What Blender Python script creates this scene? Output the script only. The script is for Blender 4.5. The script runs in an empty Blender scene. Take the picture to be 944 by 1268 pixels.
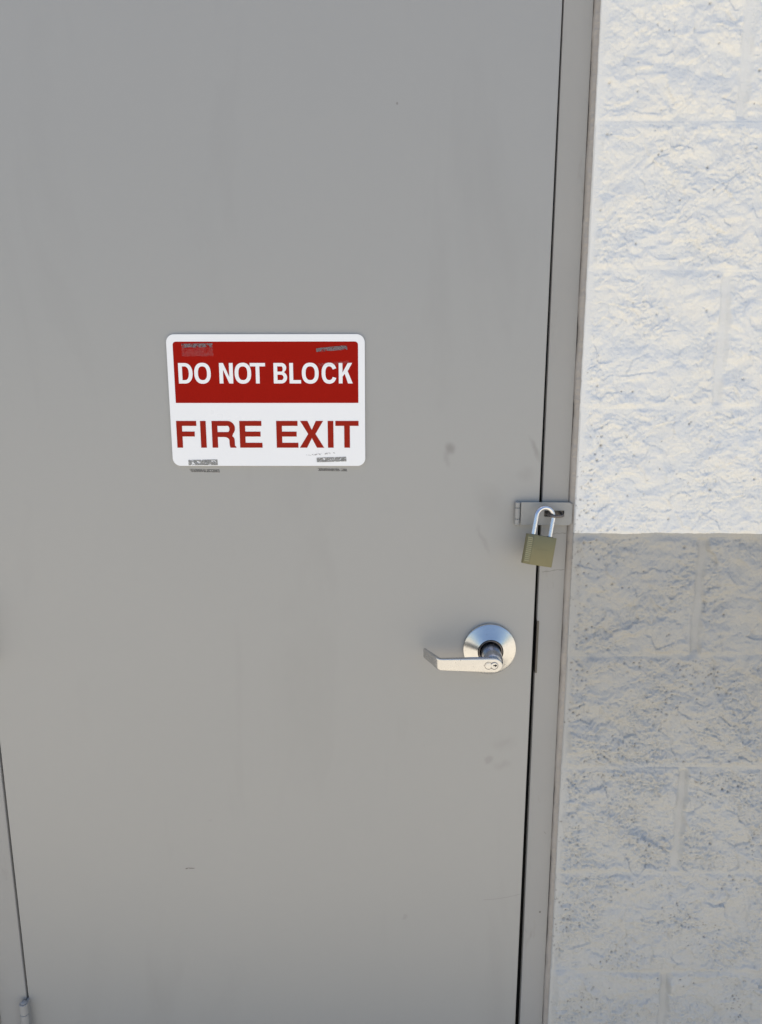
import bpy, bmesh, math
import numpy as np
from mathutils import Matrix, Vector

# ------------------------------------------------------------------ camera
S = bpy.context.scene
C = S.collection
F_PX, PITCH, YAW, ROLL = 940.56, 0.20565, -0.00722, -0.00082
CAM = Vector((0.02303, -1.19476, 1.48446))
cd = bpy.data.cameras.new('camera')
cam = bpy.data.objects.new('camera', cd); C.objects.link(cam); S.camera = cam
cd.sensor_fit = 'VERTICAL'; cd.sensor_height = 24.0
cd.lens = F_PX / 1268.0 * 24.0
cd.clip_start = 0.02; cd.clip_end = 2000
fwd = Vector((math.sin(YAW)*math.cos(PITCH), math.cos(YAW)*math.cos(PITCH), -math.sin(PITCH)))
rgt = Vector((math.cos(YAW), -math.sin(YAW), 0)); upv = rgt.cross(fwd)
R2 = math.cos(ROLL)*rgt + math.sin(ROLL)*upv
U2 = -math.sin(ROLL)*rgt + math.cos(ROLL)*upv
m3 = Matrix((R2, U2, -fwd)).transposed()
cam.matrix_world = Matrix.Translation(CAM) @ m3.to_4x4()

# ------------------------------------------------------------------ light
EL, AZ = math.radians(84), math.radians(12)     # sun stands behind the building
world = bpy.data.worlds.new('World'); S.world = world; world.use_nodes = True
wn = world.node_tree.nodes; wl = world.node_tree.links
bg = wn['Background']; sky = wn.new('ShaderNodeTexSky')
sky.sky_type = 'NISHITA'; sky.sun_disc = False
sky.sun_elevation = EL; sky.sun_rotation = AZ
sky.air_density = 1.0; sky.dust_density = 1.0; sky.ozone_density = 1.0
wl.new(sky.outputs[0], bg.inputs[0]); bg.inputs[1].default_value = 0.097
sl = bpy.data.lights.new('sun', 'SUN'); sl.energy = 4.6; sl.angle = math.radians(0.5)
sl.color = (1.0, 0.95, 0.87)
so = bpy.data.objects.new('sun', sl); C.objects.link(so)
tosun = Vector((math.sin(AZ)*math.cos(EL), math.cos(AZ)*math.cos(EL), math.sin(EL)))
so.rotation_euler = tosun.to_track_quat('Z', 'Y').to_euler(); so.location = (0, 5, 12)
S.view_settings.view_transform = 'Standard'; S.view_settings.look = 'None'
S.view_settings.gamma = 1; S.view_settings.exposure = 0.95
try: S.view_settings.use_curve_mapping = False
except Exception: pass

# ------------------------------------------------------------------ helpers
def srgb(r, g, b):
    f = lambda v: (v/255/12.92) if v <= 10 else ((v/255+.055)/1.055)**2.4
    return (f(r), f(g), f(b), 1)

class MatB:
    """small node builder"""
    def __init__(s, name, col=(.5,.5,.5,1), rough=.5, metal=0, spec=.5):
        s.m = bpy.data.materials.new(name); s.m.use_nodes = True
        s.n = s.m.node_tree.nodes; s.l = s.m.node_tree.links
        s.b = s.n['Principled BSDF']
        s.b.inputs['Base Color'].default_value = col
        s.b.inputs['Roughness'].default_value = rough
        s.b.inputs['Metallic'].default_value = metal
        s.b.inputs['Specular IOR Level'].default_value = spec
        s.tc = s.n.new('ShaderNodeTexCoord'); s.obj = s.tc.outputs['Object']
    def mapping(s, scale=(1,1,1), loc=(0,0,0), rot=(0,0,0), src=None):
        n = s.n.new('ShaderNodeMapping'); n.inputs['Scale'].default_value = scale
        n.inputs['Location'].default_value = loc; n.inputs['Rotation'].default_value = rot
        s.l.new(src or s.obj, n.inputs['Vector']); return n.outputs[0]
    def noise(s, scale, detail=3, rough=.5, vec=None, dist=0, out='Fac'):
        n = s.n.new('ShaderNodeTexNoise'); n.inputs['Scale'].default_value = scale
        n.inputs['Detail'].default_value = detail; n.inputs['Roughness'].default_value = rough
        n.inputs['Distortion'].default_value = dist
        s.l.new(vec or s.obj, n.inputs['Vector']); return n.outputs[out]
    def ramp(s, fac, stops):
        n = s.n.new('ShaderNodeValToRGB'); e = n.color_ramp.elements
        while len(e) < len(stops): e.new(.5)
        for k, (p, c) in enumerate(stops):
            e[k].position = p; e[k].color = c if len(c) == 4 else (*c, 1)
        s.l.new(fac, n.inputs[0]); return n.outputs[0]
    def g(s, v): return (v, v, v, 1)
    def mix(s, fac, a, b, mode='MIX'):
        n = s.n.new('ShaderNodeMix'); n.data_type = 'RGBA'; n.blend_type = mode
        for sock, v in ((n.inputs[0], fac), (n.inputs[6], a), (n.inputs[7], b)):
            if hasattr(v, 'node'): s.l.new(v, sock)
            else: sock.default_value = v
        return n.outputs[2]
    def math(s, op, a, b=0, c=0, clamp=False):
        n = s.n.new('ShaderNodeMath'); n.operation = op; n.use_clamp = clamp
        for k, v in enumerate((a, b, c)):
            if hasattr(v, 'node'): s.l.new(v, n.inputs[k])
            else: n.inputs[k].default_value = v
        return n.outputs[0]
    def bump(s, h, strength, dist, prev=None):
        n = s.n.new('ShaderNodeBump'); n.inputs['Strength'].default_value = strength
        n.inputs['Distance'].default_value = dist; s.l.new(h, n.inputs['Height'])
        if prev: s.l.new(prev, n.inputs['Normal'])
        s.l.new(n.outputs[0], s.b.inputs['Normal']); return n.outputs[0]
    def col(s, v): s.l.new(v, s.b.inputs['Base Color'])
    def rgh(s, v): s.l.new(v, s.b.inputs['Roughness'])
    def spot(s, cx, cz, rx, rz, ang=0, soft=.6, warp=None):
        """0..1 mask of an elliptical blot in the x-z plane of the object"""
        v = s.obj
        if warp:
            w = s.noise(warp[0], 2, .5, out='Color')
            vm = s.n.new('ShaderNodeVectorMath'); vm.operation = 'MULTIPLY_ADD'
            s.l.new(w, vm.inputs[0]); vm.inputs[1].default_value = (warp[1],)*3
            s.l.new(s.obj, vm.inputs[2]); v = vm.outputs[0]
            cx += warp[1]*.5; cz += warp[1]*.5
        sub = s.n.new('ShaderNodeVectorMath'); sub.operation = 'SUBTRACT'
        s.l.new(v, sub.inputs[0]); sub.inputs[1].default_value = (cx, 0, cz)
        rot = s.n.new('ShaderNodeVectorRotate'); rot.rotation_type = 'Y_AXIS'
        rot.inputs['Angle'].default_value = ang; s.l.new(sub.outputs[0], rot.inputs['Vector'])
        mul = s.n.new('ShaderNodeVectorMath'); mul.operation = 'MULTIPLY'
        s.l.new(rot.outputs[0], mul.inputs[0]); mul.inputs[1].default_value = (1/rx, 0, 1/rz)
        ln = s.n.new('ShaderNodeVectorMath'); ln.operation = 'LENGTH'; s.l.new(mul.outputs[0], ln.inputs[0])
        mr = s.n.new('ShaderNodeMapRange'); mr.interpolation_type = 'SMOOTHSTEP'
        mr.inputs[1].default_value = 1; mr.inputs[2].default_value = 1-soft
        s.l.new(ln.outputs['Value'], mr.inputs[0]); return mr.outputs[0]

def link_mesh(name, me, mat, parent=None):
    o = bpy.data.objects.new(name, me); C.objects.link(o)
    if mat and not me.materials: me.materials.append(mat)
    if parent: o.parent = parent
    return o
def obj(name, bm, mat, parent=None, smooth=None):
    me = bpy.data.meshes.new(name); bm.normal_update(); bm.to_mesh(me); bm.free()
    if smooth is not None:
        for p in me.polygons: p.use_smooth = True
        try: me.set_sharp_from_angle(angle=math.radians(smooth))
        except Exception: pass
    return link_mesh(name, me, mat, parent)
def thing(name, label, cat, loc=(0,0,0), group=None):
    o = bpy.data.objects.new(name, None); o.empty_display_size = .05; C.objects.link(o)
    o.location = loc; return tag(o, label, cat, group)
def tag(o, label, cat=None, group=None):
    o['label'] = label
    if cat: o['category'] = cat
    if group: o['group'] = group
    return o
def box(bm, x0, x1, y0, y1, z0, z1, bev=0, seg=2):
    vs = [bm.verts.new((x, y, z)) for x in (x0, x1) for y in (y0, y1) for z in (z0, z1)]
    fs = [(0,1,3,2),(4,6,7,5),(0,4,5,1),(2,3,7,6),(0,2,6,4),(1,5,7,3)]
    F = [bm.faces.new([vs[i] for i in f]) for f in fs]
    bmesh.ops.recalc_face_normals(bm, faces=F)
    if bev:
        es = list({e for f in F for e in f.edges})
        bmesh.ops.bevel(bm, geom=es, offset=bev, segments=seg, affect='EDGES', profile=.5)
def prism(bm, pts, z0, z1, bev=0):
    """plan outline (x, y) raised from z0 to z1"""
    a = [bm.verts.new((x, y, z0)) for x, y in pts]; b = [bm.verts.new((x, y, z1)) for x, y in pts]
    n = len(pts); F = [bm.faces.new(a), bm.faces.new(b)]
    ed = []
    for i in range(n):
        F.append(bm.faces.new((a[i], a[(i+1)%n], b[(i+1)%n], b[i])))
    bmesh.ops.recalc_face_normals(bm, faces=F)
    if bev:
        es = [e for e in {e for f in F for e in f.edges} if abs(e.verts[0].co.z-e.verts[1].co.z) > .01]
        bmesh.ops.bevel(bm, geom=es, offset=bev, segments=3, affect='EDGES', profile=.5)
def lathe(bm, prof, seg=64, axis='Y', org=(0,0,0), cap=True):
    """prof: (radius, distance along axis)"""
    rings = []
    for r, d in prof:
        ring = []
        for k in range(seg):
            a = 2*math.pi*k/seg
            if axis == 'Y': p = (org[0]+r*math.cos(a), org[1]+d, org[2]+r*math.sin(a))
            else: p = (org[0]+r*math.cos(a), org[1]+r*math.sin(a), org[2]+d)
            ring.append(bm.verts.new(p))
        rings.append(ring)
    F = []
    for i in range(len(rings)-1):
        for k in range(seg):
            F.append(bm.faces.new((rings[i][k], rings[i][(k+1)%seg], rings[i+1][(k+1)%seg], rings[i+1][k])))
    if cap: F.append(bm.faces.new(rings[0])); F.append(bm.faces.new(rings[-1]))
    bmesh.ops.recalc_face_normals(bm, faces=F)
def tube(bm, pts, r, seg=16, flat=1.0):
    pts = [Vector(p) for p in pts]; rings = []
    prev = None
    for i, p in enumerate(pts):
        t = (pts[min(i+1, len(pts)-1)] - pts[max(i-1, 0)]).normalized()
        if prev is None:
            ref = Vector((0,1,0)) if abs(t.y) < .9 else Vector((0,0,1))
            u = t.cross(ref).normalized()
        else:
            u = (prev - t*prev.dot(t)).normalized()
        prev = u; v = t.cross(u)
        rings.append([bm.verts.new(p + r*math.cos(a)*u + r*flat*math.sin(a)*v)
                      for a in [2*math.pi*k/seg for k in range(seg)]])
    F = []
    for i in range(len(rings)-1):
        for k in range(seg):
            F.append(bm.faces.new((rings[i][k], rings[i][(k+1)%seg], rings[i+1][(k+1)%seg], rings[i+1][k])))
    F.append(bm.faces.new(rings[0])); F.append(bm.faces.new(rings[-1]))
    bmesh.ops.recalc_face_normals(bm, faces=F)
def flat_shape(name, contours, depth, mat, parent, y):
    """filled outlines in the x-z plane (holes allowed) with a real thickness, its front face at y"""
    cu = bpy.data.curves.new(name+'_outline', 'CURVE'); cu.dimensions = '2D'; cu.fill_mode = 'BOTH'
    cu.extrude = depth/2
    for pts in contours:
        sp = cu.splines.new('POLY'); sp.points.add(len(pts)-1); sp.use_cyclic_u = True
        for p, (x, z) in zip(sp.points, pts): p.co = (x, z, 0, 1)
    t = bpy.data.objects.new('outline', cu); C.objects.link(t)
    bpy.context.view_layer.update()
    me = bpy.data.meshes.new_from_object(t.evaluated_get(bpy.context.evaluated_depsgraph_get()))
    bpy.data.objects.remove(t); bpy.data.curves.remove(cu)
    me.name = name
    me.transform(Matrix(((1,0,0,0),(0,0,-1,y+depth/2),(0,1,0,0),(0,0,0,1))))
    me.materials.clear()
    return link_mesh(name, me, mat, parent)
def arc(cx, cz, rx, rz, a0, a1, n=14):
    return [(cx+rx*math.cos(math.radians(a0+(a1-a0)*k/n)), cz+rz*math.sin(math.radians(a0+(a1-a0)*k/n))) for k in range(n+1)]
def rrect(x0, x1, z0, z1, r, top_only=False):
    p = []
    if top_only: p += [(x0, z0), (x1, z0)]
    else: p += arc(x0+r, z0+r, r, r, 180, 270) + arc(x1-r, z0+r, r, r, 270, 360)
    p += arc(x1-r, z1-r, r, r, 0, 90) + arc(x0+r, z1-r, r, r, 90, 180)
    return p

# numpy gradient noise ------------------------------------------------
def _h(i, j, s):
    n = (i.astype(np.int64)*374761393 + j.astype(np.int64)*668265263 + s*974634777) & 0xffffffff
    n = ((n ^ (n >> 13))*1274126177) & 0xffffffff
    return ((n ^ (n >> 16)) & 0xffff)/65535.0
def gn(x, y, s=0):
    xi = np.floor(x); yi = np.floor(y); fx = x-xi; fy = y-yi
    u = fx**3*(fx*(fx*6-15)+10); v = fy**3*(fy*(fy*6-15)+10)
    def gr(ix, iy, dx, dy):
        a = _h(ix, iy, s)*2*np.pi; return np.cos(a)*dx + np.sin(a)*dy
    a = gr(xi, yi, fx, fy); b = gr(xi+1, yi, fx-1, fy); c = gr(xi, yi+1, fx, fy-1); d = gr(xi+1, yi+1, fx-1, fy-1)
    return ((a*(1-u)+b*u)*(1-v) + (c*(1-u)+d*u)*v)*1.5
def fbm(x, y, s=0, o=4, g=.5):
    t = 0; a = 1
    for k in range(o): t = t + a*gn(x*2**k+7.3*k, y*2**k-3.1*k, s+k); a *= g
    return t
def facets(x, y, s, tilt):
    """broken-stone facets: every cell is a small tilted plane"""
    xi = np.floor(x); yi = np.floor(y); best = np.full(x.shape, 1e9); h = np.zeros(x.shape); b2 = np.full(x.shape, 1e9)
    for dx in (-1, 0, 1):
        for dy in (-1, 0, 1):
            cx = xi+dx; cy = yi+dy
            px = cx+_h(cx, cy, s); py = cy+_h(cx, cy, s+1)
            d = (x-px)**2+(y-py)**2
            hh = (_h(cx, cy, s+2)-.5)*2*tilt*(x-px)+(_h(cx, cy, s+3)-.5)*2*tilt*(y-py)+(_h(cx, cy, s+4)-.5)*.8
            k = d < best; b2 = np.where(k, best, np.minimum(b2, d)); h = np.where(k, hh, h); best = np.where(k, d, best)
    return h, np.sqrt(b2)-np.sqrt(best)
def sstep(a, b, x):
    t = np.clip((x-a)/(b-a), 0, 1); return t*t*(3-2*t)

# ------------------------------------------------------------------ materials
def door_paint():
    m = MatB('door_paint', rough=.42, spec=.45)
    big = m.noise(1.6, 3, .5)
    base = m.mix(big, (.345, .340, .325, 1), (.372, .366, .350, 1))
    fine = m.noise(60, 3, .6)
    base = m.mix(m.math('MULTIPLY', fine, .12), base, (.30, .295, .285, 1))
    dirt = (.19, .18, .165, 1)
    def put(base, mask, k, col=dirt): return m.mix(m.math('MULTIPLY', mask, k), base, col)
    base = put(base, m.spot(.1235, 1.338, .011, .014, .3, .9, (90, .006)), .55)
    base = put(base, m.spot(.119, 1.322, .008, .022, .1, 1, (60, .01)), .22)
    base = put(base, m.spot(.258, 1.336, .006, .030, .42, 1, (80, .008)), .42)
    base = put(base, m.spot(.245, 1.295, .022, .018, .3, 1, (50, .02)), .15)
    base = put(base, m.spot(.190, 1.250, .030, .050, .5, 1, (40, .03)), .16)
    base = put(base, m.spot(.180, 1.19, .006, .040, .45, 1, (60, .02)), .22)
    base = put(base, m.spot(-.3248, .5857, .009, .0014, -.05, .6, (300, .002)), .8, (.10, .09, .08, 1))
    base = put(base, m.spot(-.333, .585, .003, .0016, .2, .6, (300, .002)), .8, (.08, .07, .06, 1))
    base = put(base, m.spot(.0382, 1.8382, .0022, .0026, 0, .6), .7)
    base = put(base, m.spot(.199, .801, .012, .010, .2, .7, (70, .014)), .28)
    base = put(base, m.spot(.225, .79, .022, .012, .4, 1, (60, .02)), .18)
    base = put(base, m.spot(.225, .83, .030, .02, .4, 1, (60, .02)), .16)
    # arc shaped scratch low by the lock edge
    sep = m.n.new('ShaderNodeSeparateXYZ'); m.l.new(m.obj, sep.inputs[0])
    x = sep.outputs[0]; z = sep.outputs[2]
    t = m.math('SUBTRACT', x, .197)
    curve = m.math('ADD', m.math('MULTIPLY', m.math('MULTIPLY', t, t), 2.2), .5235)
    d = m.math('ABSOLUTE', m.math('SUBTRACT', z, m.math('ADD', curve, m.math('MULTIPLY', t, .04))))
    ln = m.math('SUBTRACT', 1, m.math('DIVIDE', d, .0010), clamp=True)
    ln = m.math('MULTIPLY', ln, m.math('MULTIPLY', m.math('GREATER_THAN', x, .198), m.math('LESS_THAN', x, .264)))
    base = put(base, ln, .45)
    # sparse specks and faint smears
    sp = m.noise(26, 2, .5); sp = m.ramp(sp, [(.765, m.g(0)), (.79, m.g(1))])
    base = put(base, sp, .30)
    vs = m.noise(3.2, 4, .6, vec=m.mapping((2.2, 1, .5)), dist=.6)
    base = put(base, m.ramp(vs, [(.56, m.g(0)), (.78, m.g(1))]), .14)
    m.col(base)
    m.rgh(m.math('ADD', m.math('MULTIPLY', m.noise(5, 3, .6), .16), .36))
    b1 = m.bump(m.noise(2.2, 2, .5, vec=m.mapping((1, 1, .7))), .35, .006)
    b2 = m.bump(m.noise(260, 2, .5), .10, .0006, b1)
    m.bump(m.noise(55, 3, .5), .08, .0012, b2)
    return m.m
def frame_paint():
    m = MatB('frame_paint', rough=.5, spec=.35)
    b = m.mix(m.noise(6, 4, .6), (.305, .298, .285, 1), (.345, .337, .322, 1))
    b = m.mix(m.math('MULTIPLY', m.ramp(m.noise(34, 4, .65, vec=m.mapping((1, 1, .35))), [(.60, m.g(0)), (.72, m.g(1))]), .30), b, (.22, .20, .18, 1))
    # hairline chips in the paint under the hasp
    sep = m.n.new('ShaderNodeSeparateXYZ'); m.l.new(m.obj, sep.inputs[0]); x, z = sep.outputs[0], sep.outputs[2]
    wob = m.math('MULTIPLY', m.math('SUBTRACT', m.noise(120, 2, .5), .5), .006)
    for z0, sl_, xa, xb in ((1.1355, .14, .276, .313), (1.1985, .10, .284, .313), (.662, -.9, .3, .304)):
        c = m.math('ADD', m.math('MULTIPLY', m.math('SUBTRACT', x, xa), sl_), z0)
        d = m.math('ABSOLUTE', m.math('SUBTRACT', m.math('ADD', z, wob), c))
        ln = m.math('SUBTRACT', 1, m.math('DIVIDE', d, .0013), clamp=True)
        ln = m.math('MULTIPLY', ln, m.math('MULTIPLY', m.math('GREATER_THAN', x, xa), m.math('LESS_THAN', x, xb)))
        b = m.mix(m.math('MULTIPLY', ln, .5), b, (.12, .11, .10, 1))
    b = m.mix(m.math('MULTIPLY', m.spot(.300, .500, .0025, .003, 0, .6), .8), b, (.12, .11, .10, 1))
    m.col(b)
    b1 = m.bump(m.noise(9, 3, .5), .35, .005)
    m.bump(m.noise(220, 3, .6), .15, .0008, b1)
    return m.m
def wall_paint():
    m = MatB('block_paint', rough=.62, spec=.35)
    sep = m.n.new('ShaderNodeSeparateXYZ'); m.l.new(m.obj, sep.inputs[0])
    x, z = sep.outputs[0], sep.outputs[2]
    wob = m.math('MULTIPLY', m.math('SUBTRACT', m.noise(14, 4, .6, vec=m.mapping((1, 0, 0))), .5), .009)
    up = m.math('GREATER_THAN', m.math('ADD', z, wob), 1.2035)
    wht = m.mix(m.noise(7, 3, .5), (.715, .712, .69, 1), (.785, .782, .762, 1))
    gry = m.mix(m.noise(5, 3, .5), (.365, .358, .338, 1), (.42, .414, .396, 1))
    pap = m.math('MULTIPLY', m.ramp(z, [(.80, m.g(1)), (1.02, m.g(0))]), 1.0)
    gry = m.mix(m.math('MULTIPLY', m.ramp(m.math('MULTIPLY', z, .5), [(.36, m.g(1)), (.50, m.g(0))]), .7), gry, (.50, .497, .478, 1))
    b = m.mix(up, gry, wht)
    warm = m.ramp(m.noise(19, 4, .6, dist=.4), [(.55, m.g(0)), (.72, m.g(1))])
    b = m.mix(m.math('MULTIPLY', warm, .14), b, m.mix(up, (.42, .385, .33, 1), (.74, .68, .60, 1)))
    # grime caught in pits and deep places (a stain with its own shape)
    at = m.n.new('ShaderNodeAttribute'); at.attribute_name = 'grime'
    gm = m.math('MULTIPLY', at.outputs['Fac'], m.ramp(m.noise(150, 3, .7), [(.42, m.g(0)), (.62, m.g(1))]))
    b = m.mix(m.math('MULTIPLY', gm, .85), b, (.13, .12, .11, 1))
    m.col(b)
    b1 = m.bump(m.noise(170, 4, .62, dist=.7), .6, .0022)
    m.bump(m.noise(620, 2, .5), .28, .0008, b1)
    return m.m
def plain(name, col, rough=.5, metal=0, var=.12, scale=40, bump=.15, bd=.0008, spec=.5):
    m = MatB(name, rough=rough, metal=metal, spec=spec)
    c2 = tuple(c*(1-var) for c in col[:3])+(1,)
    m.col(m.mix(m.noise(scale, 4, .6), (*col[:3], 1), c2))
    m.rgh(m.math('ADD', m.math('MULTIPLY', m.noise(scale*1.7, 3, .6), .18), rough-.09))
    if bump: m.bump(m.noise(scale*5, 3, .6), bump, bd)
    return m.m
def brushed(name, col, rough, radial=None, aniso=0):
    m = MatB(name, rough=rough, metal=1)
    c = m.mix(m.noise(70, 4, .6), (*col, 1), tuple(v*.85 for v in col)+(1,))
    pit = m.ramp(m.noise(330, 2, .5), [(.70, m.g(0)), (.74, m.g(1))])
    c = m.mix(m.math('MULTIPLY', pit, .55), c, (.10, .09, .08, 1))
    m.col(c)
    m.rgh(m.math('ADD', m.math('MULTIPLY', m.noise(90, 4, .7), .18), rough-.09))
    if radial:
        # fine concentric turning marks around the axis of the rose
        sub = m.n.new('ShaderNodeVectorMath'); sub.operation = 'SUBTRACT'
        m.l.new(m.obj, sub.inputs[0]); sub.inputs[1].default_value = radial
        mu = m.n.new('ShaderNodeVectorMath'); mu.operation = 'MULTIPLY'
        m.l.new(sub.outputs[0], mu.inputs[0]); mu.inputs[1].default_value = (1, 0, 1)
        ln = m.n.new('ShaderNodeVectorMath'); ln.operation = 'LENGTH'; m.l.new(mu.outputs[0], ln.inputs[0])
        cb = m.n.new('ShaderNodeCombineXYZ'); m.l.new(ln.outputs['Value'], cb.inputs[0])
        m.bump(m.noise(1700, 3, .7, vec=cb.outputs[0]), .22, .0003)
    else:
        m.bump(m.noise(30, 3, .6, vec=m.mapping((4, 10, 60))), .12, .0004)
    return m.m

M_DOOR = door_paint(); M_FRAME = frame_paint(); M_WALL = wall_paint()
M_BACK = plain('dark_interior', (.03, .03, .03), .9, bump=0)
M_SIGNW = plain('sign_white', (.85, .86, .88), .30, var=.03, scale=12, bump=.03)
M_SIGNR = plain('sign_red', (.33, .010, .005), .6, var=.08, scale=25, bump=.03, spec=.04)
M_SIGNT = plain('letter_red', (.33, .022, .012), .6, var=.15, scale=60, bump=.03, spec=.04)
M_CHROME = brushed('satin_chrome', (.60, .60, .60), .25)
M_ROSE = brushed('turned_chrome', (.66, .66, .655), .22, radial=(.1946, 0, 1.0035))
M_NECK = brushed('dull_collar', (.45, .47, .52), .28)
M_DARK = plain('dark_gap', (.006, .006, .006), .8, bump=0, spec=.1)
M_HASP = plain('hasp_paint', (.33, .33, .32), .34, var=.18, scale=60, bump=.25)
M_STAPLE = plain('worn_steel', (.22, .20, .19), .4, metal=.8, var=.5, scale=200)
M_SHACK = brushed('shackle_steel', (.72, .73, .77), .24)
M_BODY = plain('olive_brass', (.19, .173, .09), .38, metal=.25, var=.12, scale=70, bump=.12)
M_ENGR = plain('engraving_shade', (.15, .137, .075), .5, bump=0)
M_CAULK = plain('caulk', (.40, .365, .33), .5, var=.25, scale=50, bump=.4, bd=.002)
M_STRIKE = plain('strike_steel', (.10, .095, .09), .35, metal=.7, var=.3)
M_CONC = None
def concrete():
    m = MatB('concrete', rough=.85)
    b = m.mix(m.noise(1.3, 6, .6), (.44, .395, .32, 1), (.54, .485, .395, 1))
    b = m.mix(m.math('MULTIPLY', m.noise(40, 4, .7), .3), b, (.30, .28, .24, 1))
    m.col(b); m.bump(m.noise(120, 4, .7), .4, .003); return m.m

# ------------------------------------------------------------------ ground
bm = bmesh.new()
v = [bm.verts.new(p) for p in ((-400,-400,0),(400,-400,0),(400,400,0),(-400,400,0))]; bm.faces.new(v)
gr = obj('ground', bm, concrete()); gr['kind'] = 'structure'

# ------------------------------------------------------------------ block wall
XL, XR = -0.7070, 0.3222         # edges of the masonry opening
ZJ0, CRS = 1.8085, 0.2032
TOPZ = ZJ0 + CRS*7
FACE = -0.012
def wall_height(x, z):
    """outward relief of the split-face blocks in metres, and where grime sits"""
    row = np.floor((z-ZJ0)/CRS)                      # even rows start with a half block
    dz = np.abs((z-ZJ0)/CRS - np.round((z-ZJ0)/CRS))*CRS
    even = (row % 2) == 0
    left = x < -.2
    xo = np.where(left, XL-x, x-XR)
    ph = np.where(even, .2085, .2085+.2032)
    over = (z > 2.19) | ((x > XL-.001) & (x < XR+.001))
    dj = np.abs((xo-ph)/.4064 - np.round((xo-ph)/.4064))*.4064
    dj = np.where((xo < ph-.2) & ~over, 1, dj)
    wx = x + .012*fbm(x*14, z*14, 60, 3); wz = z + .012*fbm(x*14+9, z*14+4, 70, 3)
    dz2 = dz + .0022*gn(x*60, z*60, 5); dj2 = dj + .0025*gn(x*70, z*40, 6)
    mj = (.36+.64*sstep(.001, .010, dz2+.0025*gn(x*25, z*25, 77)))*sstep(.003, .012, dj2)
    edge = sstep(.004, .016, xo + .003*gn(x*40, z*50, 8)) if True else 1
    bid = row*17+np.floor((xo-ph)/.4064)
    bl = 4.5*fbm(x*7+bid*3.3, z*7, 1, 3)
    f1, e1 = facets(wx*34+z*9, wz*42, 11, 1.1)
    f2, e2 = facets(wx*95+z*30, wz*110, 31, 1.0)
    f3, e3 = facets(wx*210, wz*230+x*50, 51, 1.0)
    rid = 1-np.abs(fbm(wx*30, wz*36, 80, 4))*2.0
    low = sstep(1.02, .80, z)
    rough = .55+.45*sstep(-.4, .5, gn(x*9+3, z*9, 90)) + .3*low
    up = .85 + .08*sstep(1.21, 1.19, z) - .12*sstep(.62, .5, z); mf = 1.0
    patch = .75*fbm(wx*15+z*11, wz*17-x*7, 41, 3)+.35*fbm(wx*42-z*12, wz*38, 47, 2)
    crumb = .5+.5*sstep(-.35, .45, gn(x*12+6, z*12, 93))
    g1 = np.sqrt(.004+fbm(wx*62, wz*62, 83, 2)**2)+.75*np.sqrt(.006+fbm(x*150, z*150, 85, 2)**2)
    h = bl + up*(5.6*patch + rough*(2.3*f1 + 1.0*f2*crumb) + crumb*(1+.6*low)*(.95*f3 + 2.3*g1 + .85*fbm(x*240, z*240, 95, 2)))
    # pin holes
    _, _ = 0, 0
    xi = np.floor(x*190); zi = np.floor(z*190)
    pits = np.zeros(x.shape)
    dens = .008 + .60*np.exp(-((z-1.2)/.15)**2)*np.exp(-np.maximum(xo, 0)/.028) + .30*sstep(.0, .5, gn(x*11, z*11, 99))*(z < 1.0)
    for a in (-1, 0, 1):
        for b in (-1, 0, 1):
            cx = xi+a; cz = zi+b
            px = (cx+_h(cx, cz, 201))/190; pz = (cz+_h(cx, cz, 202))/190
            r = .0008+.0016*_h(cx, cz, 203)**2
            on = _h(cx, cz, 204) < dens
            pits = np.maximum(pits, on*np.exp(-((x-px)**2+(z-pz)**2)/r**2))
    h = h - 2.6*pits*mj
    hh = (h*.001)*mj*edge + .0004*mj*edge
    mz = sstep(.001, .009, dz2); mv = sstep(.003, .012, dj2)
    joint = .0008*(1-mz)*(.4+.9*sstep(-.4, .4, gn(x*9, row*3.7, 78))) + .0046*(1-mv)*mz
    paintlip = .0008*sstep(1.2, 1.206, z)
    cav = sstep(.10, .0, e2)*sstep(-.2, -.9, f2)*sstep(-.1, .5, gn(x*13+2, z*13, 97))
    gsc = np.where(z > 1.2, .45, 1.0)
    grime = np.clip(pits*1.1 + cav*gsc*(.5+.8*(z < 1.02)), 0, 1)*mj
    return hh - joint + paintlip, grime
def axis(parts):
    out = []
    for a, b, st in parts: out += list(np.linspace(a, b, max(2, int(round((b-a)/st))+1))[:-1])
    out.append(parts[-1][1]); return np.array(out)
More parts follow.
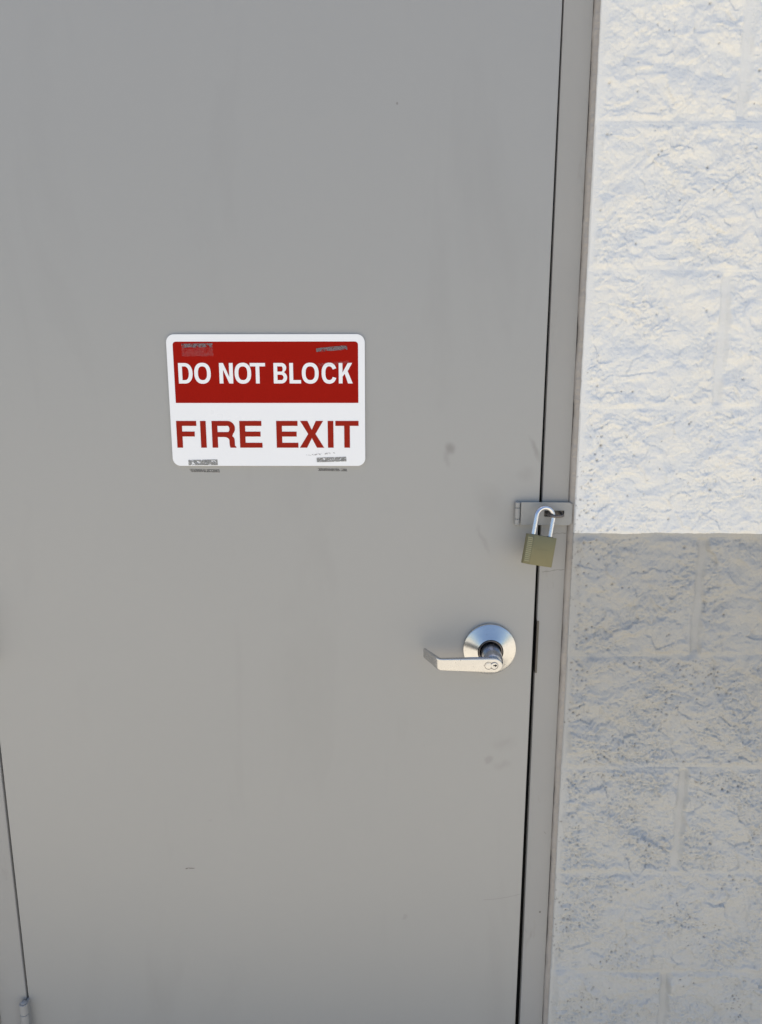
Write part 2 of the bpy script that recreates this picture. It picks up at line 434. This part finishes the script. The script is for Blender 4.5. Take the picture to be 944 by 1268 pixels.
def wall_part(xs, zs, ret=None):
    """relief grid; ret = 'L'/'R' adds the return face at that end, 'B' below"""
    X, Z = np.meshgrid(xs, zs); H, G = wall_height(X, Z)
    Y = FACE - H
    if ret in ('L', 'R'):
        steps = [.006, .012, .03, .08, .16]
        xe = xs[0] if ret == 'L' else xs[-1]
        ye = Y[:, 0] if ret == 'L' else Y[:, -1]
        cols = [(np.full(len(zs), xe) + .0006*gn(zs*60, zs*0+s*90, 3), np.maximum(ye+.002, np.minimum(FACE+s, .16))) for s in steps]
        if ret == 'L': cols = cols[::-1]
        cx = np.stack([c[0] for c in cols], 1); cy = np.stack([c[1] for c in cols], 1)
        cz = np.repeat(zs[:, None], len(steps), 1); cg = np.zeros_like(cx)
        cat = (lambda a, b: np.concatenate([a, b], 1)) if ret == 'L' else (lambda a, b: np.concatenate([b, a], 1))
        X, Y, Z, G = cat(cx, X), cat(cy, Y), cat(cz, Z), cat(cg, G)
    if ret == 'B':
        cy = np.array([[.16], [.06], [.0]])*np.ones_like(X[:1]); cx = np.repeat(X[:1], 3, 0)
        X, Y, Z, G = np.concatenate([cx, X]), np.concatenate([cy, Y]), np.concatenate([np.full_like(cx, zs[0]), Z]), np.concatenate([np.zeros_like(cx), G])
    nz, nx = X.shape
    idx = np.arange(nx*nz).reshape(nz, nx)
    q = np.stack([idx[:-1, :-1], idx[:-1, 1:], idx[1:, 1:], idx[1:, :-1]], -1).reshape(-1, 4)
    return np.stack([X, Y, Z], -1).reshape(-1, 3), q, G.reshape(-1)
parts = [
    wall_part(axis([(XR, .73, .0014), (.73, .9, .006), (.9, 3.4, .016)]), axis([(0, .2, .01), (.2, 2.03, .0015), (2.03, 2.19, .008)]), 'L'),
    wall_part(axis([(-3.4, -1.2, .016), (-1.2, XL, .005)]), axis([(0, 2.19, .007)]), 'R'),
    wall_part(axis([(-3.4, 3.4, .012)]), axis([(2.19, TOPZ, .012)]), 'B'),
]
V = []; Q = []; Gm = []; off = 0
for a, q, g_ in parts: V.append(a); Q.append(q+off); Gm.append(g_); off += len(a)
V = np.concatenate(V); Q = np.concatenate(Q); Gm = np.concatenate(Gm)
me = bpy.data.meshes.new('block_face')
me.vertices.add(len(V)); me.vertices.foreach_set('co', V.astype(np.float32).ravel())
me.loops.add(Q.size); me.loops.foreach_set('vertex_index', Q.astype(np.int32).ravel())
me.polygons.add(len(Q)); me.polygons.foreach_set('loop_start', np.arange(0, Q.size, 4, dtype=np.int32))
try: me.polygons.foreach_set('loop_total', np.full(len(Q), 4, dtype=np.int32))
except Exception: pass
me.update(); me.validate()
at = me.attributes.new('grime', 'FLOAT', 'POINT'); at.data.foreach_set('value', Gm.astype(np.float32))
me.polygons.foreach_set('use_smooth', np.ones(len(Q), dtype=bool)); me.update()
wall = thing('block_wall', 'split face concrete block wall painted white above and grey below, around the grey door', 'wall')
link_mesh('block_face', me, M_WALL, wall)
bm = bmesh.new()
box(bm, -3.4, 3.4, .20, 5.0, 0, TOPZ-.01)
obj('wall_core', bm, M_BACK, wall)
bm = bmesh.new(); box(bm, -3.45, 3.45, -.05, 5.05, TOPZ, TOPZ+.06, .004)
obj('coping', bm, M_FRAME, wall)

# ------------------------------------------------------------------ door frame
frame = thing('door_frame', 'grey painted hollow metal door frame around the door, sealed against the block wall', 'door frame')
XF_R, XF_L = .2725, -.6460
def jamb(side):
    bm = bmesh.new()
    if side > 0: pts = [(XF_R, -.001), (.3142, -.001), (.3142, .14), (XF_R-.016, .14), (XF_R-.016, .047), (XF_R, .047)]
    else: pts = [(XF_L, -.001), (XF_L, .047), (XF_L+.016, .047), (XF_L+.016, .14), (-.6990, .14), (-.6990, -.001)]
    prism(bm, pts, 0, 2.136, .0013)
    return bm
obj('jamb', jamb(1), M_FRAME, frame, 40)
obj('jamb', jamb(-1), M_FRAME, frame, 40)
bm = bmesh.new(); box(bm, -.6990, .3142, -.001, .14, 2.137, 2.188, .001)
obj('header', bm, M_FRAME, frame)
# strike plate lip let into the jamb by the latch
bm = bmesh.new(); box(bm, XF_R-.0004, XF_R+.0030, -.0016, .030, .9600, 1.0520, .0004)
obj('strike_plate', bm, M_STRIKE, frame)
for xa, xb in ((XF_R-.0085, XF_R-.0001), (XF_L+.0001, XF_L+.0050)):
    bm = bmesh.new(); box(bm, xa, xb, .0120, .0465, .013, 2.131)
    obj('gap_shade', bm, M_DARK, frame)  # black strips added inside the door gaps to deepen their shade
# sealant bead between frame and blocks
def bead(xa, xb, sgn):
    zs = np.arange(0.0, 2.186, .0020); n = 14
    bm = bmesh.new(); rows = []
    for z in zs:
        w = float(.0012*gn(np.array([z*22]), np.array([1.5]), 4)[0] + .0005*gn(np.array([z*120]), np.array([3.5]), 5)[0])
        b = float(.0014*gn(np.array([z*30]), np.array([7.5]), 9)[0] + .0008*gn(np.array([z*160]), np.array([9.5]), 12)[0])
        row = []
        for k in range(n):
            t = k/(n-1); x = xa+(xb-xa)*t + sgn*w*(1-t)
            y = .0008*max(0, 1-t*5) - .0016*min(1, t*5) + (FACE+.0030+.0016)*(t**1.7) - .0026*math.sin(math.pi*t**.7) - b*math.sin(math.pi*t)
            row.append(bm.verts.new((x, y, float(z))))
        rows.append(row)
    for i in range(len(rows)-1):
        for k in range(n-1): bm.faces.new((rows[i][k], rows[i][k+1], rows[i+1][k+1], rows[i+1][k]))
    bmesh.ops.recalc_face_normals(bm, faces=bm.faces); return bm
obj('sealant', bead(.3146, XR+.0012, 1), M_CAULK, frame, 60)
obj('sealant', bead(-.6994, XL-.0012, -1), M_CAULK, frame, 60)

# ------------------------------------------------------------------ door
door = thing('door', 'plain grey steel exit door with a satin lever, scuffed paint and a sign', 'door', (0, 0, 0))
bm = bmesh.new()
def xe(z): return XF_R - (.0015 + max(0, (1.97-z))/1.69*.0066)
zA, zB = .012, 2.132
pl = [(-.6425, 0, zA), (xe(zA), 0, zA), (xe(zB), 0, zB), (-.6425, 0, zB)]
fr = [bm.verts.new((x, 0, z)) for x, _, z in pl]; bk = [bm.verts.new((x, .044, z)) for x, _, z in pl]
bm.faces.new(fr); bm.faces.new(bk)
for i in range(4): bm.faces.new((fr[i], fr[(i+1)%4], bk[(i+1)%4], bk[i]))
bmesh.ops.recalc_face_normals(bm, faces=bm.faces)
bmesh.ops.bevel(bm, geom=list(bm.edges), offset=.0014, segments=3, affect='EDGES', profile=.5)
leaf = obj('door_leaf', bm, M_DOOR, door, 40)

# hinges
def hinge(zc):
    bm = bmesh.new(); xh, yh, r = -.6470, -.0100, .0076
    for k in range(5):
        a = zc-.0572+k*.02288
        lathe(bm, [(r-.0008, a+.0003), (r, a+.0011), (r, a+.0217), (r-.0008, a+.0225)], 28, 'Z', (xh, yh, 0))
    h = obj('hinge', bm, M_FRAME, door, 35)
    bm = bmesh.new()
    box(bm, xh+.0020, xh+.0068, yh+.002, .004, zc-.057, zc+.057, .0005)
    obj('hinge_leaf', bm, M_FRAME, h)
    bm = bmesh.new()
    lathe(bm, [(.0052, zc+.0574), (.0056, zc+.0584), (.004, zc+.0602), (.0015, zc+.0606)], 24, 'Z', (xh, yh, 0))
    obj('hinge_pin', bm, M_FRAME, h, 40)
for zc in (1.860, 1.036, .2525): hinge(zc)

# lever lock
RX, RZ = .1946, 1.0035
bm = bmesh.new()
lathe(bm, [(.0440, 0.0), (.0442, -.0040), (.0434, -.0062), (.0420, -.0070), (.0395, -.0078), (.0225, -.0170), (.0212, -.0176), (.0208, -.0150)],
      96, 'Y', (RX, 0, RZ), cap=False)
lev = obj('lever_lock', bm, M_ROSE, door, 30)
bm = bmesh.new(); lathe(bm, [(.0206, -.002), (.0206, -.0155), (.0196, -.0172), (.0180, -.0172), (.0172, -.0155), (.0168, -.010)], 64, 'Y', (RX, 0, RZ), cap=False)
obj('collar', bm, M_STAPLE, lev, 30)
bm = bmesh.new(); lathe(bm, [(.0160, -.002), (.0158, -.040), (.0150, -.054), (.0120, -.058)], 64, 'Y', (RX, 0, RZ-.001))
obj('neck', bm, M_NECK, lev, 40)
# handle: rounded sections swept along its plan line
def section(cx, cy, ang, hh, ht, cz, e=.24, n=32):
    out = []
    for k in range(n):
        a = 2*math.pi*k/n; c, s_ = math.cos(a), math.sin(a)
        u = ht*math.copysign(abs(c)**e, c); w = hh*math.copysign(abs(s_)**e, s_)
        out.append((cx+u*math.sin(ang), cy-u*math.cos(ang), cz+w))
    return out
bm = bmesh.new(); secs = []
HZ = 1.0000
for t in (0, 10, 22, 36, 50, 65, 80, 90):            # half round hub end
    a = math.radians(t)
    secs.append((.1946+.0122*math.cos(a), -.0605, 0, max(.0006, .0122*math.sin(a)), .0046, HZ))
for k in range(1, 10):
    t = k/9; secs.append((.1946-(.1946-.1140)*t, -.0605, 0, .0122-.0024*t, .0046-.0008*t, HZ+.0005*t))
pathb = [(.1095, -.0600, 12), (.1065, -.0585, 28), (.1040, -.0555, 44), (.1020, -.0520, 57), (.0990, -.0465, 62), (.0930, -.0350, 63), (.0870, -.0235, 63), (.0858, -.0212, 63)]
for i, (x, y, d) in enumerate(pathb):
    t = i/(len(pathb)-1)
    secs.append((x, y, -math.radians(d), .0097-.0022*t, .0038-.0016*t, HZ+.0006+.0034*t))
rings = [[bm.verts.new(p) for p in section(x, y, a, hh, ht, cz)] for x, y, a, hh, ht, cz in secs]
for i in range(len(rings)-1):
    n = len(rings[i])
    for k in range(n): bm.faces.new((rings[i][k], rings[i][(k+1)%n], rings[i+1][(k+1)%n], rings[i+1][k]))
bm.faces.new(rings[0]); bm.faces.new(rings[-1])
bmesh.ops.recalc_face_normals(bm, faces=bm.faces)
lever = obj('lever', bm, M_CHROME, lev, 32)
# figure-eight core: two round faces, each set in a fine dark groove
FY = -.0651
for cx, nm in ((.1942, 'key_plug'), (.1852, 'core_face')):
    bm = bmesh.new(); lathe(bm, [(.0064, FY+.001), (.0064, FY-.0002), (.0057, FY-.0002), (.0057, FY+.001)], 40, 'Y', (cx, 0, HZ), cap=False)
    obj('core_groove', bm, M_STAPLE, lev)
    bm = bmesh.new(); lathe(bm, [(.0054, FY+.001), (.0054, FY-.0005), (.0050, FY-.0008)] if nm == 'key_plug' else [(.0044, FY+.001), (.0044, FY-.0003), (.0040, FY-.0004)], 40, 'Y', (cx, 0, HZ))
    obj(nm, bm, M_CHROME, lev, 30)
bm = bmesh.new(); box(bm, .1925, .1985, FY-.0011, FY+.0005, HZ-.0002, HZ+.0014); box(bm, .1955, .1970, FY-.00105, FY+.0005, HZ-.0016, HZ+.0024)
obj('keyway', bm, M_DARK, lev)

# tape residue left on the door under the sign
def tape_mat(name, dens, col, lo=.45, hi=.55, scale=260):
    m = MatB(name, col=col, rough=.6)
    f = m.noise(scale, 4, .75, dist=1.0); f = m.ramp(f, [(lo, m.g(0)), (hi, m.g(1))])
    m.l.new(m.math('MULTIPLY', f, dens), m.b.inputs['Alpha']); return m.m
def glue_mat(name, dark, light, alpha, scale=700):
    m = MatB(name, rough=.6)
    v = m.mapping((1, 1, 1.6))
    m.col(m.mix(m.ramp(m.noise(scale, 3, .8, vec=v, dist=.8), [(.42, m.g(0)), (.60, m.g(1))]), dark, light))
    a = m.ramp(m.noise(170, 3, .7, vec=v), [(.38, m.g(0)), (.52, m.g(1))])
    m.l.new(m.math('MULTIPLY', a, alpha), m.b.inputs['Alpha']); return m.m
M_TAPE_D = glue_mat('old_tape_dark', (.13, .125, .12, 1), (.28, .275, .265, 1), .62)
M_TAPE_S = glue_mat('old_tape_speckled', (.14, .14, .135, 1), (.50, .50, .49, 1), .85)
M_TAPE_F = tape_mat('tape_film', .05, (.45, .40, .42, 1), .3, .6, 60)
M_TAPE_R = glue_mat('tape_on_red', (.14, .10, .11, 1), (.26, .21, .22, 1), .75)

# ------------------------------------------------------------------ sign
SX, SZ, SW, SH = -.3151, 1.5136, .3048, .2032
sign = thing('fire_exit_sign', 'white and red metal sign reading DO NOT BLOCK FIRE EXIT on the grey door', 'sign', (SX, 0, SZ-SH))
def sp(u, w, tl=(52, 45), tr=(882, 45), bl=(84, 600), br=(890, 600)):
    """local metres of a point read off the sign, u/w as in an enlarged view"""
    t = (w-45)/555.0; x0 = 52+32*t; x1 = 883+7*t
    return ((u-x0)/(x1-x0)*SW, SH*(1-t))
plate = flat_shape('plate', [rrect(0, SW, 0, SH, .0125)], .0016, M_SIGNW, sign, -.0032)
mdf = plate.modifiers.new('bev', 'BEVEL'); mdf.width = .0004; mdf.segments = 2; mdf.limit_method = 'ANGLE'
px0, pz1 = sp(78, 75); px1, _ = sp(855, 75); _, pz0 = sp(95, 330)
red = flat_shape('red_panel', [rrect(.0098, .2945, pz0, pz1, .005, True)], .0002, M_SIGNR, sign, -.0034)

def glyph(ch, w, h, s):
    """contours in 0..w, 0..h, stroke s, in the manner of a bold grotesque"""
    sh = s*.88
    if ch == 'I': return [[(0,0),(s,0),(s,h),(0,h)]]
    if ch == 'L': return [[(0,0),(w,0),(w,sh),(s,sh),(s,h),(0,h)]]
    if ch == 'T': return [[((w-s)/2,0),((w+s)/2,0),((w+s)/2,h-sh),(w,h-sh),(w,h),(0,h),(0,h-sh),((w-s)/2,h-sh)]]
    if ch == 'F': return [[(0,0),(s,0),(s,h*.42),(w*.90,h*.42),(w*.90,h*.42+sh),(s,h*.42+sh),(s,h-sh),(w,h-sh),(w,h),(0,h)]]
    if ch == 'E':
        a = (h-sh)/2+.01*h
        return [[(0,0),(w,0),(w,sh),(s,sh),(s,a),(w*.93,a),(w*.93,a+sh),(s,a+sh),(s,h-sh),(w*.98,h-sh),(w*.98,h),(0,h)]]
    if ch == 'N': return [[(0,0),(s,0),(s,h*.68),(w-s*1.06,0),(w,0),(w,h),(w-s,h),(w-s,h*.32),(s*1.06,h),(0,h)]]
    if ch == 'X':
        k = s*1.28; c = w/2
        return [[(0,0),(k,0),(c,h*.36),(w-k,0),(w,0),(c+k*.50,h*.515),(w-.03*w,h),(w-k-.03*w,h),(c,h*.665),(k+.03*w,h),(.03*w,h),(c-k*.50,h*.515)]]
    if ch == 'K':
        return [[(0,0),(s,0),(s,h*.33),(s+.16*w,h*.47),(w-s*1.25,0),(w,0),(s+.16*w+s*.78,h*.60),(w-.03*w,h),(w-s*1.28,h),(s,h*.53),(s,h),(0,h)]]
    if ch == 'O':
        o = [(w/2+w/2*math.copysign(abs(math.cos(a))**.86, math.cos(a)), h/2+(h/2+.012*h)*math.copysign(abs(math.sin(a))**.86, math.sin(a))) for a in [2*math.pi*k/56 for k in range(56)]]
        rx, rz = w/2-s, h/2-sh
        i = [(w/2+rx*math.copysign(abs(math.cos(a))**.82, math.cos(a)), h/2+rz*math.copysign(abs(math.sin(a))**.82, math.sin(a))) for a in [2*math.pi*k/56 for k in range(56)]]
        return [o, i]
    if ch == 'C':
        f = lambda rx, rz, a, e: (w*.52+rx*math.copysign(abs(math.cos(a))**e, math.cos(a)), h/2+rz*math.copysign(abs(math.sin(a))**e, math.sin(a)))
        A0, A1 = math.radians(24), math.radians(336)
        B0, B1 = math.radians(28), math.radians(332)
        o = [f(w*.51, h*.512, A0+(A1-A0)*k/48, .86) for k in range(49)]
        i = [f(w*.51-s, h/2-sh, B0+(B1-B0)*k/48, .82) for k in range(49)]
        return [o + i[::-1]]
    if ch == 'D':
        r = w*.56; xx = w-r
        o = [(0,0)] + [(xx+r*math.cos(math.radians(a))**.9 if a not in (-90, 90) else xx, h/2+h/2*math.copysign(abs(math.sin(math.radians(a)))**.9, a)) for a in range(-90, 91, 6)] + [(0,h)]
        ri = r-s
        i = [(s,sh)] + [(xx+ri*max(0, math.cos(math.radians(a)))**.9, h/2+(h/2-sh)*math.copysign(abs(math.sin(math.radians(a)))**.9, a)) for a in range(-90, 91, 6)] + [(s,h-sh)]
        return [o, i]
    if ch in 'BR':
        m = h*(.535 if ch == 'B' else .44); rt = (h-m)/2; wt = w*.95
        if ch == 'B':
            rb = (m)/2 + sh*.15
            o = [(0,0)] + arc(w-rb, rb, rb, rb, -90, 62, 14) + arc(wt-rt, h-rt, rt, rt, -52, 90, 14) + [(0,h)]
            hb = 2*rb-sh*.95
            ib = [(s,sh)] + arc(w-rb, (sh+hb)/2, rb-s*.95, (hb-sh)/2, -90, 90) + [(s,hb)]
            lt = hb+sh*.92
            it = [(s,lt)] + arc(wt-rt, (lt+h-sh)/2, rt-s*.95, (h-sh-lt)/2, -90, 90) + [(s,h-sh)]
            return [o, ib, it]
        leg = w*.985
        o = [(0,0),(s,0),(s,h*.40),(w*.52,h*.40)] + arc(w*.52, h*.40-.13*h, leg-s-w*.52, .13*h, 90, 0, 6) + [(leg-s+.005*w,h*.10),(leg-s*.86,0),(w*1.03,0),(w*1.03,.025*h),(leg-.01*w,.08*h),(leg-.015*w,h*.27)] + arc(w*.78, h*.29, w*.19, h*.16, 0, 62, 6) + arc(w-rt*.96, h-.28*h, rt*.96, .28*h, -42, 90, 12) + [(0,h)]
        i = [(s,h*.40+sh)] + arc(w-rt*.98, (h*.40+sh+h-sh)/2, rt*.98-s*.98, (h*.60-2*sh)/2, -90, 90) + [(s,h-sh)]
        return [o, i]
def word(items, wtop, wbot, s, name, mat, depth, y):
    cs = []
    for ch, a, b in items:
        wm = (wtop+wbot)/2
        x0, _ = sp(a, wm); x1, _ = sp(b, wm); _, z1 = sp(a, wtop); _, z0 = sp(a, wbot)
        for c in glyph(ch, x1-x0, z1-z0, s): cs.append([(x0+x, z0+z) for x, z in c])
    return flat_shape(name, cs, depth, mat, sign, y)
for w_ in ([('D',106,165),('O',172,241)], [('N',277,334),('O',341,410),('T',405,469)], [('B',504,560),('L',570,618),('O',622,692),('C',704,766),('K',776,834)]):
    word(w_, 163, 248, .0058, 'lettering', M_SIGNW, .0003, -.0037)
for w_ in ([('F',99,183),('I',199,225),('R',247,344),('E',363,457)], [('E',517,608),('X',614,716),('I',732,756),('T',764,861)]):
    word(w_, 406, 521, .0089, 'lettering', M_SIGNT, .0003, -.0035)
def quad(name, pts, mat, parent, y, th=.00015):
    return flat_shape(name, [pts], th, mat, parent, y)
def scrap(pts, mat, y=-.0040): return quad('tape_scrap', [sp(*p) for p in pts], mat, sign, y)
scrap([(119,84),(248,82),(249,98),(120,100)], M_TAPE_R)
scrap([(119,100.5),(250,99),(253,135),(120,136)], M_TAPE_F)
scrap([(680,103),(808,90),(812,108),(683,118)], M_TAPE_R)
scrap([(690,165),(815,153),(818,166),(692,178)], M_TAPE_F, -.0041)
scrap([(148,574),(270,572),(272,597),(149,597)], M_TAPE_S, -.0036)
scrap([(686,564),(809,560),(811,580),(687,584)], M_TAPE_S, -.0036)
scrap([(640,551),(760,540),(764,546),(642,557)], tape_mat('old_tape_wisps', .6, (.2,.2,.2,1), .53, .6, 300), -.0036)
def resid(pts):
    q = [(SX+sp(*p)[0], SZ-SH+sp(*p)[1]) for p in pts]
    quad('tape_residue', q, M_TAPE_D, door, -.0003)
resid([(150,615),(276,617),(278,630),(160,628)])
resid([(690,611),(812,614),(815,625),(692,623)])

# ------------------------------------------------------------------ hasp
hasp = thing('hasp', 'grey painted steel hasp folded across the gap between door and frame', 'hasp', (.2725, 0, 1.2345))
def hl(pts): return [(x-.2725, z-1.2345) for x, z in pts]
outl = [(.2375,1.2160),(.3140,1.2155),(.3190,1.2190),(.3190,1.2490),(.3140,1.2525),(.2375,1.2530)]
slot = rrect(.2745, .3065, 1.2295, 1.2395, .0012)
strap = flat_shape('strap', [hl(outl), hl(slot)], .0022, M_HASP, hasp, -.0085)
mdf = strap.modifiers.new('bev', 'BEVEL'); mdf.width = .0005; mdf.segments = 2; mdf.limit_method = 'ANGLE'
bm = bmesh.new()
z0 = -.0185
for a, b in ((0, .0095), (.0100, .0275), (.0280, .0370)):
    lathe(bm, [(.0035, z0+a), (.0042, z0+a+.0006), (.0042, z0+b-.0006), (.0035, z0+b)], 24, 'Z', (-.0402, -.0058, 0))
obj('knuckle', bm, M_HASP, hasp, 40)
bm = bmesh.new(); lathe(bm, [(.0020, .0184), (.0024, .0190), (.0012, .0194)], 20, 'Z', (-.0402, -.0058, 0))
obj('pin', bm, M_HASP, hasp, 40)
bm = bmesh.new(); box(bm, -.0392, -.0025-.003, -.0036, -.0004, -.0165, .0165, .0004)     # leaf screwed to the door under the strap
obj('hinge_plate', bm, M_HASP, hasp)
bm = bmesh.new(); box(bm, .0018, .0445, -.0040, -.0014, -.0150, .0150, .0004)
obj('staple_plate', bm, M_STRIKE, hasp)
# staple: a flattened loop standing out of the slot
pts = [(.0068, -.002, 0), (.0068, -.020, 0)] + [(.0180-.0112*math.cos(math.radians(a)), -.0200-.0105*math.sin(math.radians(a)), 0) for a in range(12, 180, 12)] + [(.0292, -.020, 0), (.0292, -.002, 0)]
bm = bmesh.new(); tube(bm, pts, .0022, 14, 1.0)
obj('staple', bm, M_STAPLE, hasp, 60)

# ------------------------------------------------------------------ padlock
pad = thing('padlock', 'olive brass padlock with a bright steel shackle hanging from the hasp', 'padlock', (.2671, -.0311, 1.2038))
A, B, G = .2555, -.1821, .2176
Rz = Matrix.Rotation(A, 4, 'Z'); Rx = Matrix.Rotation(B, 4, 'X'); Ry = Matrix.Rotation(G, 4, 'Y')
pad.matrix_world = Matrix.Translation((.2671, -.0311, 1.2038)) @ Ry @ Rz @ Rx
W, H, T = .0435, .0468, .0211
bm = bmesh.new()
c = .0072
prism(bm, [(-W/2+c, -T/2), (W/2-.0012, -T/2), (W/2, -T/2+.0012), (W/2, T/2-.0012), (W/2-.0012, T/2), (-W/2+c, T/2), (-W/2, T/2-c), (-W/2, -T/2+c)], -H, 0)
es = [e for e in bm.edges]
bmesh.ops.bevel(bm, geom=es, offset=.0007, segments=2, affect='EDGES', profile=.5)
bm.transform(Matrix.Diagonal((1.09, 1, 1, 1)) @ Matrix.Translation((-.0016, 0, 0)))
obj('lock_body', bm, M_BODY, pad, 35)
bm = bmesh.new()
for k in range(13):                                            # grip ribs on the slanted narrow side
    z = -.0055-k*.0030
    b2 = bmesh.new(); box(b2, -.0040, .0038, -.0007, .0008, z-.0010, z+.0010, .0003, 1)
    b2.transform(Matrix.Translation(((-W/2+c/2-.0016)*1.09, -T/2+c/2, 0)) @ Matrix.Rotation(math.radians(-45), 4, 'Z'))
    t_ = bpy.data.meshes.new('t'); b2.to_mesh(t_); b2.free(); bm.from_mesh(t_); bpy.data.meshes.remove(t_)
obj('grip_rib', bm, plain('lit_side_brass', (.36, .33, .19), .40, metal=.2, var=.15, scale=70), pad)  # ribs in lighter brass, painting in the light on the left facet
bm = bmesh.new()
R_ = .0146; r_ = .0038
pts = [(-R_, 0, -.004), (-R_, 0, .010), (-R_, 0, .022), (-R_, 0, .0285)] + [(-R_*math.cos(math.radians(a)), 0, .0300+R_*math.sin(math.radians(a))) for a in range(0, 181, 9)] + [(R_, 0, .0285), (R_, 0, .022), (R_, 0, .010), (R_, 0, -.004)]
tube(bm, pts, r_, 24)
obj('shackle', bm, M_SHACK, pad, 60)
bm = bmesh.new()
for sx in (-R_, R_): lathe(bm, [(.0047, -.001), (.0047, .0004), (.0040, .0005)], 28, 'Z', (sx, 0, 0))
obj('shackle_seat', bm, M_DARK, pad)
# worn engraving, only faint strokes left of it
bm = bmesh.new(); x = -.0085
rng = np.random.RandomState(4)
for k in range(9):
    w = .0009+.0005*rng.rand()
    box(bm, x, x+.00035, -T/2-.00012, -T/2+.0003, -.0222, -.0222+.0019)
    if k % 2: box(bm, x+.00036, x+w, -T/2-.00012, -T/2+.0003, -.0222+.0015, -.0222+.0019)
    else: box(bm, x+.00036, x+w, -T/2-.00012, -T/2+.0003, -.0222+.0008, -.0222+.0012)
    x += .0021
obj('engraving', bm, M_ENGR, pad)
bm = bmesh.new(); lathe(bm, [(.0010, 0), (.0010, .0006)], 16, 'Y', (0, 0, 0))
bm.transform(Matrix.Translation((W/2+.0001, .001, -.024)) @ Matrix.Rotation(math.radians(90), 4, 'Z'))
obj('pin_hole', bm, M_DARK, pad)

S.render.engine = 'CYCLES'
S.cycles.max_bounces = 8; S.cycles.diffuse_bounces = 5
S.render.resolution_x = 762; S.render.resolution_y = 1024
